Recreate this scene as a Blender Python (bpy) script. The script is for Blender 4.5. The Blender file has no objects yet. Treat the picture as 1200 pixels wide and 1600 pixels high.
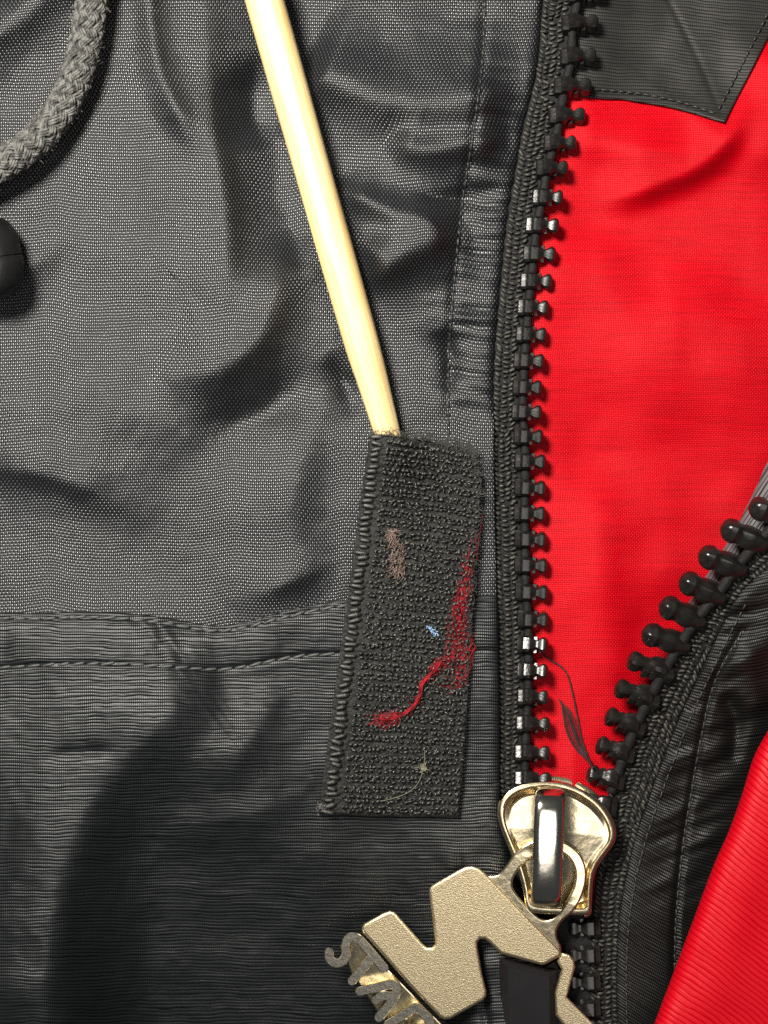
import bpy, bmesh, math, random
import numpy as np
from mathutils import Vector, Matrix

# ------------------------------------------------------------------ units
# Working unit: 0.1 mm ("u").  x to the right, y towards the wearer's hem, z up from the lining.
S = 1e-4
HC = 2200.0                      # camera height above the lining, in u
rng = np.random.default_rng(7)
random.seed(7)
scene = bpy.context.scene

# ------------------------------------------------------------------ camera
cam_d = bpy.data.cameras.new("camera")
cam = bpy.data.objects.new("camera", cam_d)
scene.collection.objects.link(cam)
cam.location = (0, 0, HC * S)
cam.rotation_euler = (0, 0, 0)
cam_d.sensor_fit = 'VERTICAL'
cam_d.sensor_height = 24.0
cam_d.lens = 24.0 * HC / 1600.0
cam_d.clip_start = 0.005
cam_d.clip_end = 5.0
cam_d.dof.use_dof = True
cam_d.dof.focus_distance = (HC - 80) * S
cam_d.dof.aperture_fstop = 9.0
scene.camera = cam

# ------------------------------------------------------------------ world and lamps
world = bpy.data.worlds.new("World")
scene.world = world
world.use_nodes = True
bg = world.node_tree.nodes["Background"]
bg.inputs[0].default_value = (0.86, 0.93, 1.0, 1)
bg.inputs[1].default_value = 0.055

def area(name, loc, target, size, power, col):
    d = bpy.data.lights.new(name, 'AREA')
    d.shape = 'DISK'
    d.size = size * S
    d.energy = power
    d.color = col
    o = bpy.data.objects.new(name, d)
    scene.collection.objects.link(o)
    o.location = Vector(loc) * S
    o.rotation_euler = (Vector(target) - Vector(loc)).to_track_quat('-Z', 'Y').to_euler()
    return o

area("ceiling_lamp", (-950, 1150, 2550), (-50, 0, 0), 760, 2.15, (1.0, 0.95, 0.86))
area("metal_fill_light", (300, -900, 4200), (0, 0, 0), 2400, 0.42, (1.0, 0.96, 0.92))  # added fill lamp, placed to be mirrored in the gold and nickel

scene.view_settings.view_transform = 'Standard'
scene.view_settings.look = 'None'
scene.view_settings.exposure = 0.0
scene.view_settings.gamma = 1.0
scene.render.engine = 'CYCLES'
scene.cycles.use_denoising = False
scene.cycles.max_bounces = 6
scene.cycles.caustics_reflective = False
scene.cycles.sample_clamp_indirect = 4.0

# ------------------------------------------------------------------ helpers
def wv(V):
    """photo-plane position at height z -> world metres (heights shrink the footprint)."""
    V = np.asarray(V, float)
    k = 1.0 - V[:, 2] / HC
    return np.column_stack(((V[:, 0] - 600) * k, (800 - V[:, 1]) * k, V[:, 2])) * S

def W(x, y, z):
    return Vector(wv([[x, y, z]])[0])

def crom(P, n=8, closed=False):
    P = [np.asarray(p, float) for p in P]
    out = []
    N = len(P)
    rngi = range(N if closed else N - 1)
    for i in rngi:
        if closed:
            p0, p1, p2, p3 = P[i - 1], P[i], P[(i + 1) % N], P[(i + 2) % N]
        else:
            p1, p2 = P[i], P[i + 1]
            p0 = P[i - 1] if i > 0 else 2 * p1 - p2
            p3 = P[i + 2] if i + 2 < N else 2 * p2 - p1
        for k in range(n):
            t = k / n
            out.append(0.5 * (2 * p1 + (p2 - p0) * t + (2 * p0 - 5 * p1 + 4 * p2 - p3) * t * t
                              + (3 * p1 - p0 - 3 * p2 + p3) * t ** 3))
    if not closed:
        out.append(P[-1])
    return np.array(out)

def resample(P, step):
    P = np.asarray(P, float)
    d = np.r_[0, np.cumsum(np.linalg.norm(np.diff(P, axis=0), axis=1))]
    n = max(2, int(round(d[-1] / step)) + 1)
    t = np.linspace(0, d[-1], n)
    return np.column_stack([np.interp(t, d, P[:, k]) for k in range(P.shape[1])])

def dist_poly(X, Y, pts, n=6):
    """distance, side sign (+ = right of travel) and 0..1 position along a smooth line"""
    C = crom(pts, n)
    best = np.full(X.shape, 1e18); sg = np.ones(X.shape); tt = np.zeros(X.shape)
    M = len(C) - 1
    for i in range(M):
        ax, ay = C[i]; bx, by = C[i + 1]
        dx, dy = bx - ax, by - ay
        L2 = dx * dx + dy * dy + 1e-9
        t = np.clip(((X - ax) * dx + (Y - ay) * dy) / L2, 0, 1)
        ex, ey = X - ax - t * dx, Y - ay - t * dy
        d2 = ex * ex + ey * ey
        m = d2 < best
        best = np.where(m, d2, best)
        sg = np.where(m, np.sign(dx * ey - dy * ex), sg)
        tt = np.where(m, (i + t) / M, tt)
    return np.sqrt(best), sg, tt

def fold(X, Y, pts, amp, wp, wn, taper=0.18, crest=0.0):
    P = np.asarray(pts, float); g = 2.7 * max(wp, wn)
    msk = (X > P[:, 0].min() - g) & (X < P[:, 0].max() + g) & (Y > P[:, 1].min() - g) & (Y < P[:, 1].max() + g)
    out = np.zeros(X.shape)
    if not msk.any(): return out
    X = X[msk]; Y = Y[msk]
    d, sg, t = dist_poly(X, Y, pts)
    w = np.where(sg > 0, wp, wn)
    e = np.clip(np.minimum(t, 1 - t) / taper, 0, 1) if taper > 0 else 1.0
    e = e * e * (3 - 2 * e)
    q = (d / w) ** 2
    out[msk] = amp * np.exp(-1.75 * (np.sqrt(q + crest) - math.sqrt(crest))) * e * np.clip(2.7 - np.sqrt(q), 0, 0.7) / 0.7 if crest else amp * np.exp(-q) * e
    return out

_perm = rng.random((64, 64))
def vnoise(x, y):
    xi = np.floor(x).astype(int); yi = np.floor(y).astype(int)
    fx = x - xi; fy = y - yi
    fx = fx ** 3 * (fx * (6 * fx - 15) + 10); fy = fy ** 3 * (fy * (6 * fy - 15) + 10)
    g = lambda a, b: _perm[a % 64, b % 64]
    return ((g(xi, yi) * (1 - fx) + g(xi + 1, yi) * fx) * (1 - fy)
            + (g(xi, yi + 1) * (1 - fx) + g(xi + 1, yi + 1) * fx) * fy) * 2 - 1

def smooth01(a, b, x):
    t = np.clip((x - a) / (b - a), 0, 1)
    return t * t * (3 - 2 * t)

def link(o, parent=None):
    scene.collection.objects.link(o)
    if parent is not None:
        o.parent = parent
        if parent.type == 'EMPTY':
            o.matrix_parent_inverse = Matrix.Translation(-parent.location)
    return o

def mesh_data(name, V, F, mat, smooth=True, uv=None, sharp=None):
    me = bpy.data.meshes.new(name)
    me.from_pydata([tuple(v) for v in V], [], F)
    if uv is not None:
        lay = me.uv_layers.new(name="UVMap")
        li = np.empty(len(me.loops), int)
        me.loops.foreach_get("vertex_index", li)
        lay.data.foreach_set("uv", np.asarray(uv, np.float32)[li].ravel())
    me.materials.append(mat)
    if smooth:
        me.polygons.foreach_set("use_smooth", [True] * len(me.polygons))
        if sharp is not None:
            me.set_sharp_from_angle(angle=math.radians(sharp))
    me.update()
    return me

def part(name, V, F, mat, parent, smooth=True, uv=None, sharp=None, kind=None, label=None, raw=False):
    """V in u (converted to world) -> one mesh object under parent"""
    if parent is not None and parent.name.startswith("zip_pull"):
        V = np.array(V, float)
        V[:, 2] -= 0.13 * np.clip((862 - V[:, 0]) * 0.75 + (V[:, 1] - 1400) * 0.66, -20, 500) + 2
    o = bpy.data.objects.new(name, mesh_data(name, V if raw else wv(V), F, mat, smooth, uv, sharp))
    link(o, parent)
    if kind: o["kind"] = kind
    if label: o["label"] = label
    return o

def thing(name, label, cat, base=(600, 800, 0), group=None):
    o = bpy.data.objects.new(name, None)
    o.empty_display_size = 0.005
    o.location = W(*base)
    link(o)
    o["label"] = label; o["category"] = cat
    if group: o["group"] = group
    return o

def tag(o, label, cat, group=None):
    o["label"] = label; o["category"] = cat
    if group: o["group"] = group
    return o

def grid_faces(nr, nc):
    a = np.arange(nr * nc).reshape(nr, nc)
    q = np.stack([a[:-1, :-1], a[1:, :-1], a[1:, 1:], a[:-1, 1:]], -1).reshape(-1, 4)
    return [tuple(int(k) for k in f) for f in q]

def add_skirt(X, Y, Z, U, Vv, drop):
    """give a sheet real thickness at its border: an extra ring turned down and under"""
    def ring(A, ins):
        B = np.empty((A.shape[0] + 2, A.shape[1] + 2)); B[1:-1, 1:-1] = A
        B[0, 1:-1] = A[0]; B[-1, 1:-1] = A[-1]; B[1:-1, 0] = A[:, 0]; B[1:-1, -1] = A[:, -1]
        B[0, 0] = A[0, 0]; B[0, -1] = A[0, -1]; B[-1, 0] = A[-1, 0]; B[-1, -1] = A[-1, -1]
        return B
    X2, Y2, Z2, U2, V2 = (ring(A, 0) for A in (X, Y, Z, U, Vv))
    Z2[0, :] -= drop; Z2[-1, :] -= drop; Z2[1:-1, 0] -= drop; Z2[1:-1, -1] -= drop
    return X2, Y2, Z2, U2, V2

def sheet(name, X, Y, Z, mat, parent, U=None, Vv=None, drop=4, **kw):
    if U is None:
        # arc length along rows / columns so that the weave follows the folds
        dxu = np.hypot(np.diff(X, axis=1), np.diff(Z, axis=1) * 0.4)
        U = X[:, :1] + np.concatenate([np.zeros((X.shape[0], 1)), np.cumsum(dxu, 1)], 1)
        dyv = np.hypot(np.diff(Y, axis=0), np.diff(Z, axis=0) * 0.4)
        Vv = Y[:1, :] + np.concatenate([np.zeros((1, Y.shape[1])), np.cumsum(dyv, 0)], 0)
    if drop:
        X, Y, Z, U, Vv = add_skirt(X, Y, Z, U, Vv, drop)
    nr, nc = X.shape
    V = np.column_stack([X.ravel(), Y.ravel(), Z.ravel()])
    return part(name, V, grid_faces(nr, nc), mat, parent, uv=np.column_stack([U.ravel(), Vv.ravel()]), **kw)

def frames(P, up=(0, 0, 1)):
    P = np.asarray(P, float)
    T = np.gradient(P, axis=0)
    T /= np.linalg.norm(T, axis=1)[:, None] + 1e-12
    up = np.asarray(up, float)
    B = np.cross(T, up); 
    bad = np.linalg.norm(B, axis=1) < 1e-3
    B[bad] = np.cross(T[bad], np.array([1.0, 0, 0]))
    B /= np.linalg.norm(B, axis=1)[:, None]
    N = np.cross(B, T)
    return T, B, N

def tube(P, R, ns=6, cap=True, up=(0, 0, 1), sect=None, flat=1.0):
    """sweep; R per-point radius; sect optional list of (b,n) unit section points"""
    P = np.asarray(P, float)
    R = np.broadcast_to(np.asarray(R, float), (len(P),))
    T, B, N = frames(P, up)
    if sect is None:
        a = np.linspace(0, 2 * np.pi, ns, endpoint=False)
        sect = np.column_stack([np.cos(a), np.sin(a) * flat])
    sect = np.asarray(sect); ns = len(sect)
    V = (P[:, None, :] + R[:, None, None] * (sect[None, :, 0, None] * B[:, None, :] + sect[None, :, 1, None] * N[:, None, :])).reshape(-1, 3)
    F = []
    for i in range(len(P) - 1):
        for j in range(ns):
            k = (j + 1) % ns
            F.append((i * ns + j, i * ns + k, (i + 1) * ns + k, (i + 1) * ns + j))
    if cap:
        F.append(tuple(range(ns))[::-1]); F.append(tuple((len(P) - 1) * ns + j for j in range(ns)))
    return V, F

class Joined:
    def __init__(s): s.V = []; s.F = []; s.n = 0
    def add(s, V, F):
        s.V.append(np.asarray(V, float)); s.F += [tuple(i + s.n for i in f) for f in F]; s.n += len(V)
    def build(s, name, mat, parent, **kw):
        return part(name, np.concatenate(s.V), s.F, mat, parent, **kw)

def rrect(w, h, r, k=3):
    pts = []
    for cx, cy, a0 in ((w - r, h - r, 0), (-w + r, h - r, 90), (-w + r, -h + r, 180), (w - r, -h + r, 270)):
        for i in range(k + 1):
            a = math.radians(a0 + 90 * i / k)
            pts.append((cx + r * math.cos(a), cy + r * math.sin(a)))
    return pts

def capsule(p0, p1, r, ns=6, bow=0.0, flat=1.0):
    p0 = np.asarray(p0, float); p1 = np.asarray(p1, float)
    d = p1 - p0
    t = np.array([0, .1, .3, .5, .7, .9, 1.0]); rr = np.array([.35, .8, 1, 1, 1, .8, .35]) * r
    P = p0 + t[:, None] * d
    P[:, 2] += bow * (1 - (2 * t - 1) ** 2)
    return tube(P, rr, ns, flat=flat)

def extruded(name, loops, z0, z1, bev, mat, parent, bres=2, rough_edges=None, **kw):
    """flat outline(s) with rounded arris -> solid between z0 and z1 (later loops are holes)"""
    cu = bpy.data.curves.new(name + "_outline", 'CURVE')
    cu.dimensions = '2D'; cu.fill_mode = 'BOTH'
    cu.extrude = (z1 - z0) / 2 - bev
    cu.bevel_depth = bev; cu.bevel_resolution = bres; cu.offset = -bev
    for L in loops:
        sp = cu.splines.new('POLY'); sp.points.add(len(L) - 1); sp.use_cyclic_u = True
        for p, q in zip(sp.points, L): p.co = (q[0], q[1], 0, 1)
    tmp = bpy.data.objects.new(name + "_outline", cu)
    scene.collection.objects.link(tmp)
    dg = bpy.context.evaluated_depsgraph_get()
    me = bpy.data.meshes.new_from_object(tmp.evaluated_get(dg))
    V = np.empty(len(me.vertices) * 3); me.vertices.foreach_get("co", V); V = V.reshape(-1, 3)
    V[:, 2] += (z0 + z1) / 2
    F = [tuple(p.vertices)[::-1] for p in me.polygons]
    bpy.data.objects.remove(tmp); bpy.data.curves.remove(cu); bpy.data.meshes.remove(me)
    return part(name, V, F, mat, parent, sharp=32, **kw)

# ------------------------------------------------------------------ materials
class NT:
    def __init__(s, name):
        s.m = bpy.data.materials.new(name); s.m.use_nodes = True
        s.t = s.m.node_tree; s.b = s.t.nodes["Principled BSDF"]
    def n(s, typ, **kw):
        x = s.t.nodes.new(typ)
        for k, v in kw.items(): setattr(x, k, v)
        return x
    def put(s, sock, v):
        if hasattr(v, "is_output") or hasattr(v, "node"): s.t.links.new(v, sock)
        else: sock.default_value = v
    def math(s, op, a, b=None, c=None):
        x = s.n('ShaderNodeMath', operation=op)
        s.put(x.inputs[0], a)
        if b is not None: s.put(x.inputs[1], b)
        if c is not None: s.put(x.inputs[2], c)
        return x.outputs[0]
    def uv(s):
        x = s.n('ShaderNodeSeparateXYZ'); t = s.n('ShaderNodeTexCoord')
        s.t.links.new(t.outputs['UV'], x.inputs[0])
        return x.outputs[0], x.outputs[1], t.outputs['UV']
    def noise(s, vec, scale, detail=2, rough=0.5, stretch=None):
        if stretch:
            m = s.n('ShaderNodeMapping'); m.inputs['Scale'].default_value = stretch
            s.t.links.new(vec, m.inputs[0]); vec = m.outputs[0]
        x = s.n('ShaderNodeTexNoise'); x.inputs['Scale'].default_value = scale
        x.inputs['Detail'].default_value = detail; x.inputs['Roughness'].default_value = rough
        s.t.links.new(vec, x.inputs['Vector'])
        return x.outputs[0]
    def objco(s): return s.n('ShaderNodeTexCoord').outputs['Object']
    def ramp(s, f, a, b, lo=0.0, hi=1.0):
        x = s.n('ShaderNodeMapRange'); x.interpolation_type = 'SMOOTHSTEP'
        s.put(x.inputs[0], f); x.inputs[1].default_value = a; x.inputs[2].default_value = b
        s.put(x.inputs[3], lo); s.put(x.inputs[4], hi)
        return x.outputs[0]
    def mix(s, f, a, b):
        x = s.n('ShaderNodeMix', data_type='RGBA')
        s.put(x.inputs[0], f); s.put(x.inputs[6], (*a, 1) if isinstance(a, tuple) else a)
        s.put(x.inputs[7], (*b, 1) if isinstance(b, tuple) else b)
        return x.outputs[2]
    def bump(s, h, dist, strength=1.0):
        x = s.n('ShaderNodeBump'); x.inputs['Strength'].default_value = strength
        x.inputs['Distance'].default_value = dist * S
        s.t.links.new(h, x.inputs['Height']); s.t.links.new(x.outputs[0], s.b.inputs['Normal'])
    def set(s, **kw):
        for k, v in kw.items():
            nm = k.replace('_', ' ')
            s.put(s.b.inputs[nm], (*v, 1) if isinstance(v, tuple) and len(v) == 3 else v)
        return s

PI = math.pi
def woven(name, pu, pv, warp, weft_glint, bump, rough, spec, angle=0.0, sheen=0.0, soil=0.25, sheen_tint=(1, 1, 1), warp_spec=0.3, ior=1.5):
    m = NT(name)
    u, v, vec = m.uv()
    if angle:
        ca, sa = math.cos(angle), math.sin(angle)
        u2 = m.math('ADD', m.math('MULTIPLY', u, ca), m.math('MULTIPLY', v, sa))
        v = m.math('SUBTRACT', m.math('MULTIPLY', v, ca), m.math('MULTIPLY', u, sa)); u = u2
    wob = m.noise(vec, 0.012, 3)
    wob2 = m.noise(vec, 0.05, 2)
    u = m.math('ADD', u, m.math('MULTIPLY', wob, 11.0)); v = m.math('ADD', v, m.math('MULTIPLY', wob, 7.0))
    v = m.math('ADD', v, m.math('MULTIPLY', wob2, 2.0))
    su = m.math('SINE', m.math('MULTIPLY', u, PI / pu)); sv = m.math('SINE', m.math('MULTIPLY', v, PI / pv))
    p = m.math('MULTIPLY', su, sv)
    yarn_v = m.noise(vec, 0.22, 1, stretch=(0.05, 1, 1))
    a = m.math('POWER', m.math('ABSOLUTE', p), 0.55)
    up = m.ramp(p, 0.05, 0.6)
    h = m.math('MULTIPLY', a, m.math('MULTIPLY_ADD', up, 0.5, 0.6))
    big = m.noise(vec, 0.006, 4)
    col = m.mix(up, warp, weft_glint)  # thread colours, with gap shade and glints on the floats painted in
    var = m.math('MULTIPLY_ADD', big, soil * 2, 1 - soil)
    var = m.math('MULTIPLY', var, m.math('MULTIPLY_ADD', yarn_v, 0.6, 0.7))
    cc = m.n('ShaderNodeMix', data_type='RGBA', blend_type='MULTIPLY')
    cc.inputs[0].default_value = 1
    m.t.links.new(col, cc.inputs[6]); 
    cb = m.n('ShaderNodeCombineColor')
    for i in range(3): m.t.links.new(var, cb.inputs[i])
    m.t.links.new(cb.outputs[0], cc.inputs[7])
    m.put(m.b.inputs['Base Color'], cc.outputs[2])
    m.set(Roughness=m.ramp(up, 0, 1, min(1, rough + 0.12), rough), Specular_IOR_Level=m.ramp(up, 0, 1, spec * warp_spec, spec))
    m.b.inputs['IOR'].default_value = ior
    if sheen:
        m.b.inputs['Sheen Weight'].default_value = sheen
        m.b.inputs['Sheen Roughness'].default_value = 0.4
        m.b.inputs['Sheen Tint'].default_value = (*sheen_tint, 1)
    m.bump(h, bump)
    return m.m

def ribbed(name, pr, col_a, col_b, bump, rough, spec, angle=0.0, cross=3.0, irregular=1.0, soil=0.25):
    m = NT(name)
    u, v, vec = m.uv()
    wob = m.noise(vec, 0.008, 3)
    if angle:
        ca, sa = math.cos(angle), math.sin(angle)
        u2 = m.math('ADD', m.math('MULTIPLY', u, ca), m.math('MULTIPLY', v, sa))
        v = m.math('SUBTRACT', m.math('MULTIPLY', v, ca), m.math('MULTIPLY', u, sa)); u = u2
    cv = m.n('ShaderNodeCombineXYZ'); m.t.links.new(u, cv.inputs[0]); m.t.links.new(v, cv.inputs[1])
    slub = m.noise(cv.outputs[0], 0.11, 2, stretch=(0.035, 1, 1))
    fine = m.noise(cv.outputs[0], 0.5, 2, stretch=(0.02, 1, 1))
    v = m.math('ADD', v, m.math('MULTIPLY', wob, 18.0))
    v = m.math('ADD', v, m.math('MULTIPLY', slub, 10.0 * irregular))
    s = m.math('ABSOLUTE', m.math('SINE', m.math('MULTIPLY', v, PI / pr)))
    s = m.math('POWER', s, 0.6)
    cr = m.math('ABSOLUTE', m.math('SINE', m.math('MULTIPLY', u, PI / cross)))
    h = m.math('MULTIPLY', s, m.math('MULTIPLY_ADD', fine, 0.9, 0.5))
    h = m.math('ADD', h, m.math('MULTIPLY', cr, 0.28))
    big = m.noise(vec, 0.006, 4)
    f = m.math('MULTIPLY', m.ramp(s, 0.1, 0.9), m.math('MULTIPLY_ADD', fine, 1.2, 0.3))
    col = m.mix(f, col_a, col_b)  # shade in the grooves between ribs is put into the colour
    m.put(m.b.inputs['Base Color'], col)
    m.set(Roughness=m.math('MULTIPLY_ADD', big, 0.2, rough - 0.1), Specular_IOR_Level=m.ramp(f, 0.05, 0.85, spec * 0.12, spec * 1.35))
    m.bump(h, bump)
    return m.m

def plain(name, col, rough, spec=0.5, metal=0.0, bumpscale=None, bumpd=0.5, col2=None, nscale=400.0, rvar=0.1):
    m = NT(name)
    co = m.objco()
    n1 = m.noise(co, nscale, 3)
    if col2: m.put(m.b.inputs['Base Color'], m.mix(m.ramp(n1, 0.35, 0.65), col, col2))
    else: m.set(Base_Color=col)
    m.set(Roughness=m.math('MULTIPLY_ADD', n1, rvar * 2, max(0.02, rough - rvar)), Metallic=metal, Specular_IOR_Level=spec)
    if bumpscale: m.bump(m.noise(co, bumpscale, 3), bumpd)
    return m.m

M = {}
M['nylon'] = woven("charcoal_nylon", 3.2, 4.7, (0.004, 0.0048, 0.0065), (0.037, 0.0395, 0.042), 1.0, 0.33, 0.90, ior=1.78)
M['faille'] = ribbed("black_ribbed_nylon", 5.2, (0.0012, 0.0015, 0.0019), (0.0062, 0.0080, 0.0088), 0.8, 0.42, 0.40, irregular=0.55)
M['facing'] = ribbed("black_facing", 5.0, (0.0015, 0.0015, 0.0015), (0.007, 0.0067, 0.006), 0.9, 0.45, 0.3, irregular=0.5)
M['patch'] = ribbed("charcoal_patch", 5.0, (0.006, 0.0058, 0.0052), (0.0135, 0.0128, 0.0112), 0.6, 0.6, 0.4, angle=0.08, irregular=0.4)
M['red'] = woven("red_lining", 2.7, 2.9, (0.40, 0.0, 0.004), (0.54, 0.0, 0.010), 0.6, 0.36, 0.22, soil=0.06, warp_spec=0.6)
M['redrib'] = ribbed("red_ribbed", 8.5, (0.34, 0.0, 0.003), (0.47, 0.0, 0.008), 0.6, 0.5, 0.18, angle=math.radians(36), irregular=0.5)
M['tooth'] = plain("black_plastic", (0.007, 0.006, 0.006), 0.28, 0.5, col2=(0.012, 0.0115, 0.010), nscale=900, bumpscale=2500, bumpd=0.35, rvar=0.1)
M['tape'] = plain("black_yarn", (0.008, 0.008, 0.007), 0.5, 0.5, col2=(0.060, 0.058, 0.048), nscale=1500, bumpscale=5000, bumpd=1.0)
M['tape_base'] = plain("black_tape_ground", (0.006, 0.006, 0.006), 0.7, 0.3, bumpscale=4000, bumpd=1.5)
M['thread'] = plain("dark_sewing_thread", (0.03, 0.032, 0.032), 0.5, 0.5, col2=(0.07, 0.072, 0.07), nscale=2500, bumpscale=6000, bumpd=0.6)
M['thread_black'] = plain("black_sewing_thread", (0.012, 0.012, 0.012), 0.5, 0.5, col2=(0.03, 0.03, 0.028), nscale=2500)
M['hook_ground'] = plain("hook_tape_ground", (0.010, 0.010, 0.009), 0.7, 0.4, col2=(0.018, 0.018, 0.016), nscale=900, bumpscale=1600, bumpd=6.0)
M['hook_yarn'] = plain("hook_tape_yarn", (0.005, 0.005, 0.005), 0.5, 0.5, col2=(0.026, 0.027, 0.024), nscale=1500, bumpscale=5000, bumpd=0.8)
M['hook'] = plain("nylon_hooks", (0.03, 0.031, 0.028), 0.22, 0.9, col2=(0.17, 0.172, 0.155), nscale=1200)
M['selvage'] = plain("hook_tape_selvage", (0.016, 0.0165, 0.015), 0.42, 0.6, col2=(0.046, 0.047, 0.041), nscale=1500, bumpscale=5000, bumpd=1.0)
M['cord'] = plain("grey_cotton_cord", (0.045, 0.045, 0.043), 0.85, 0.2, col2=(0.17, 0.168, 0.158), nscale=1100, bumpscale=5000, bumpd=1.5)
M['rubber'] = plain("black_rubber", (0.005, 0.0055, 0.006), 0.48, 0.35, bumpscale=2500, bumpd=0.4)
M['gold'] = plain("sanded_pale_gold", (0.88, 0.73, 0.46), 0.42, metal=1.0, col2=(0.70, 0.58, 0.37), nscale=3200, bumpscale=5200, bumpd=0.7, rvar=0.08)
M['goldsm'] = plain("worn_pale_gold", (0.86, 0.73, 0.47), 0.24, metal=1.0, col2=(0.66, 0.57, 0.39), nscale=500, bumpscale=700, bumpd=0.5)
M['nickel'] = plain("polished_nickel", (0.78, 0.74, 0.65), 0.16, metal=1.0, col2=(0.68, 0.63, 0.53), nscale=350, bumpscale=260, bumpd=0.6, rvar=0.05)
M['enamel'] = plain("black_enamel", (0.012, 0.011, 0.012), 0.22, 0.5, rvar=0.04)
def bamboo():
    m = NT("bamboo")
    u, v, vec = m.uv()
    g = m.noise(vec, 0.5, 4, 0.6, stretch=(1.0, 0.02, 1))
    g2 = m.noise(vec, 0.12, 3, 0.5, stretch=(1.0, 0.03, 1))
    f = m.math('ADD', m.math('MULTIPLY', g, 0.6), m.math('MULTIPLY', g2, 0.5))
    m.put(m.b.inputs['Base Color'], m.mix(m.ramp(f, 0.35, 0.75), (0.94, 0.76, 0.42), (0.78, 0.50, 0.17)))
    m.set(Roughness=0.42, Specular_IOR_Level=0.8)
    m.bump(g, 0.7)
    return m.m
M['bamboo'] = bamboo()
M['fuzz_grey'] = plain("grey_fluff", (0.14, 0.13, 0.12), 0.8, 0.2)
M['fuzz_dark'] = plain("dark_fluff", (0.05, 0.05, 0.045), 0.7, 0.3)
M['lint_red'] = plain("red_lint", (0.20, 0.010, 0.014), 0.8, 0.1, col2=(0.45, 0.025, 0.035), nscale=900)
M['lint_tan'] = plain("tan_lint", (0.20, 0.145, 0.10), 0.8, 0.2, col2=(0.36, 0.24, 0.21), nscale=700)
M['lint_blue'] = plain("blue_lint", (0.22, 0.42, 0.70), 0.7, 0.2, col2=(0.35, 0.5, 0.7), nscale=900)
M['lint_pale'] = plain("pale_fibre", (0.22, 0.215, 0.15), 0.7, 0.2)
M['wisp'] = plain("dark_fibre", (0.03, 0.018, 0.018), 0.6, 0.3)

# ------------------------------------------------------------------ surfaces as height functions (u)
def edge_fn(pts):
    ys = [p[1] for p in pts]; xs = [p[0] for p in pts]
    C = crom(pts, 10)
    return lambda y: np.interp(y, C[:, 1], C[:, 0])

PANEL_EDGE = [(880, -140), (868, -80), (852, 0), (847, 60), (841, 110), (832, 155), (821, 205), (810, 262), (798, 335), (788, 420),
              (780, 500), (775, 580), (772, 680), (773, 780), (776, 900), (779, 1020), (781, 1150), (783, 1260), (800, 1340),
              (828, 1420), (850, 1520), (858, 1620), (860, 1760)]
xb = edge_fn(PANEL_EDGE)
STK0, STK1 = np.array([413.5, 0.0]), np.array([609.0, 690.0])
SD = (STK1 - STK0) / np.linalg.norm(STK1 - STK0)
stick_z = lambda a: 122 - 0.047 * a
STITCH_LINE = [(772, -120), (758, 0), (754, 90), (742, 190), (722, 320), (712, 420), (702, 540), (700, 650), (704, 760), (708, 900),
               (714, 1050), (716, 1200), (716, 1330), (735, 1450), (760, 1600), (765, 1740)]
SEAM_A = [(-120, 964), (0, 966), (60, 967), (130, 964), (200, 967), (260, 974), (330, 986), (380, 981), (430, 968), (480, 956), (540, 946), (640, 940)]
SEAM_B = [(-120, 1044), (0, 1043), (90, 1038), (180, 1037), (260, 1041), (340, 1046), (390, 1040), (430, 1031), (480, 1024), (540, 1021), (640, 1018)]
seamA = lambda x: np.interp(x, crom(SEAM_A, 8)[:, 0], crom(SEAM_A, 8)[:, 1])
seamB = lambda x: np.interp(x, crom(SEAM_B, 8)[:, 0], crom(SEAM_B, 8)[:, 1])

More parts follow.
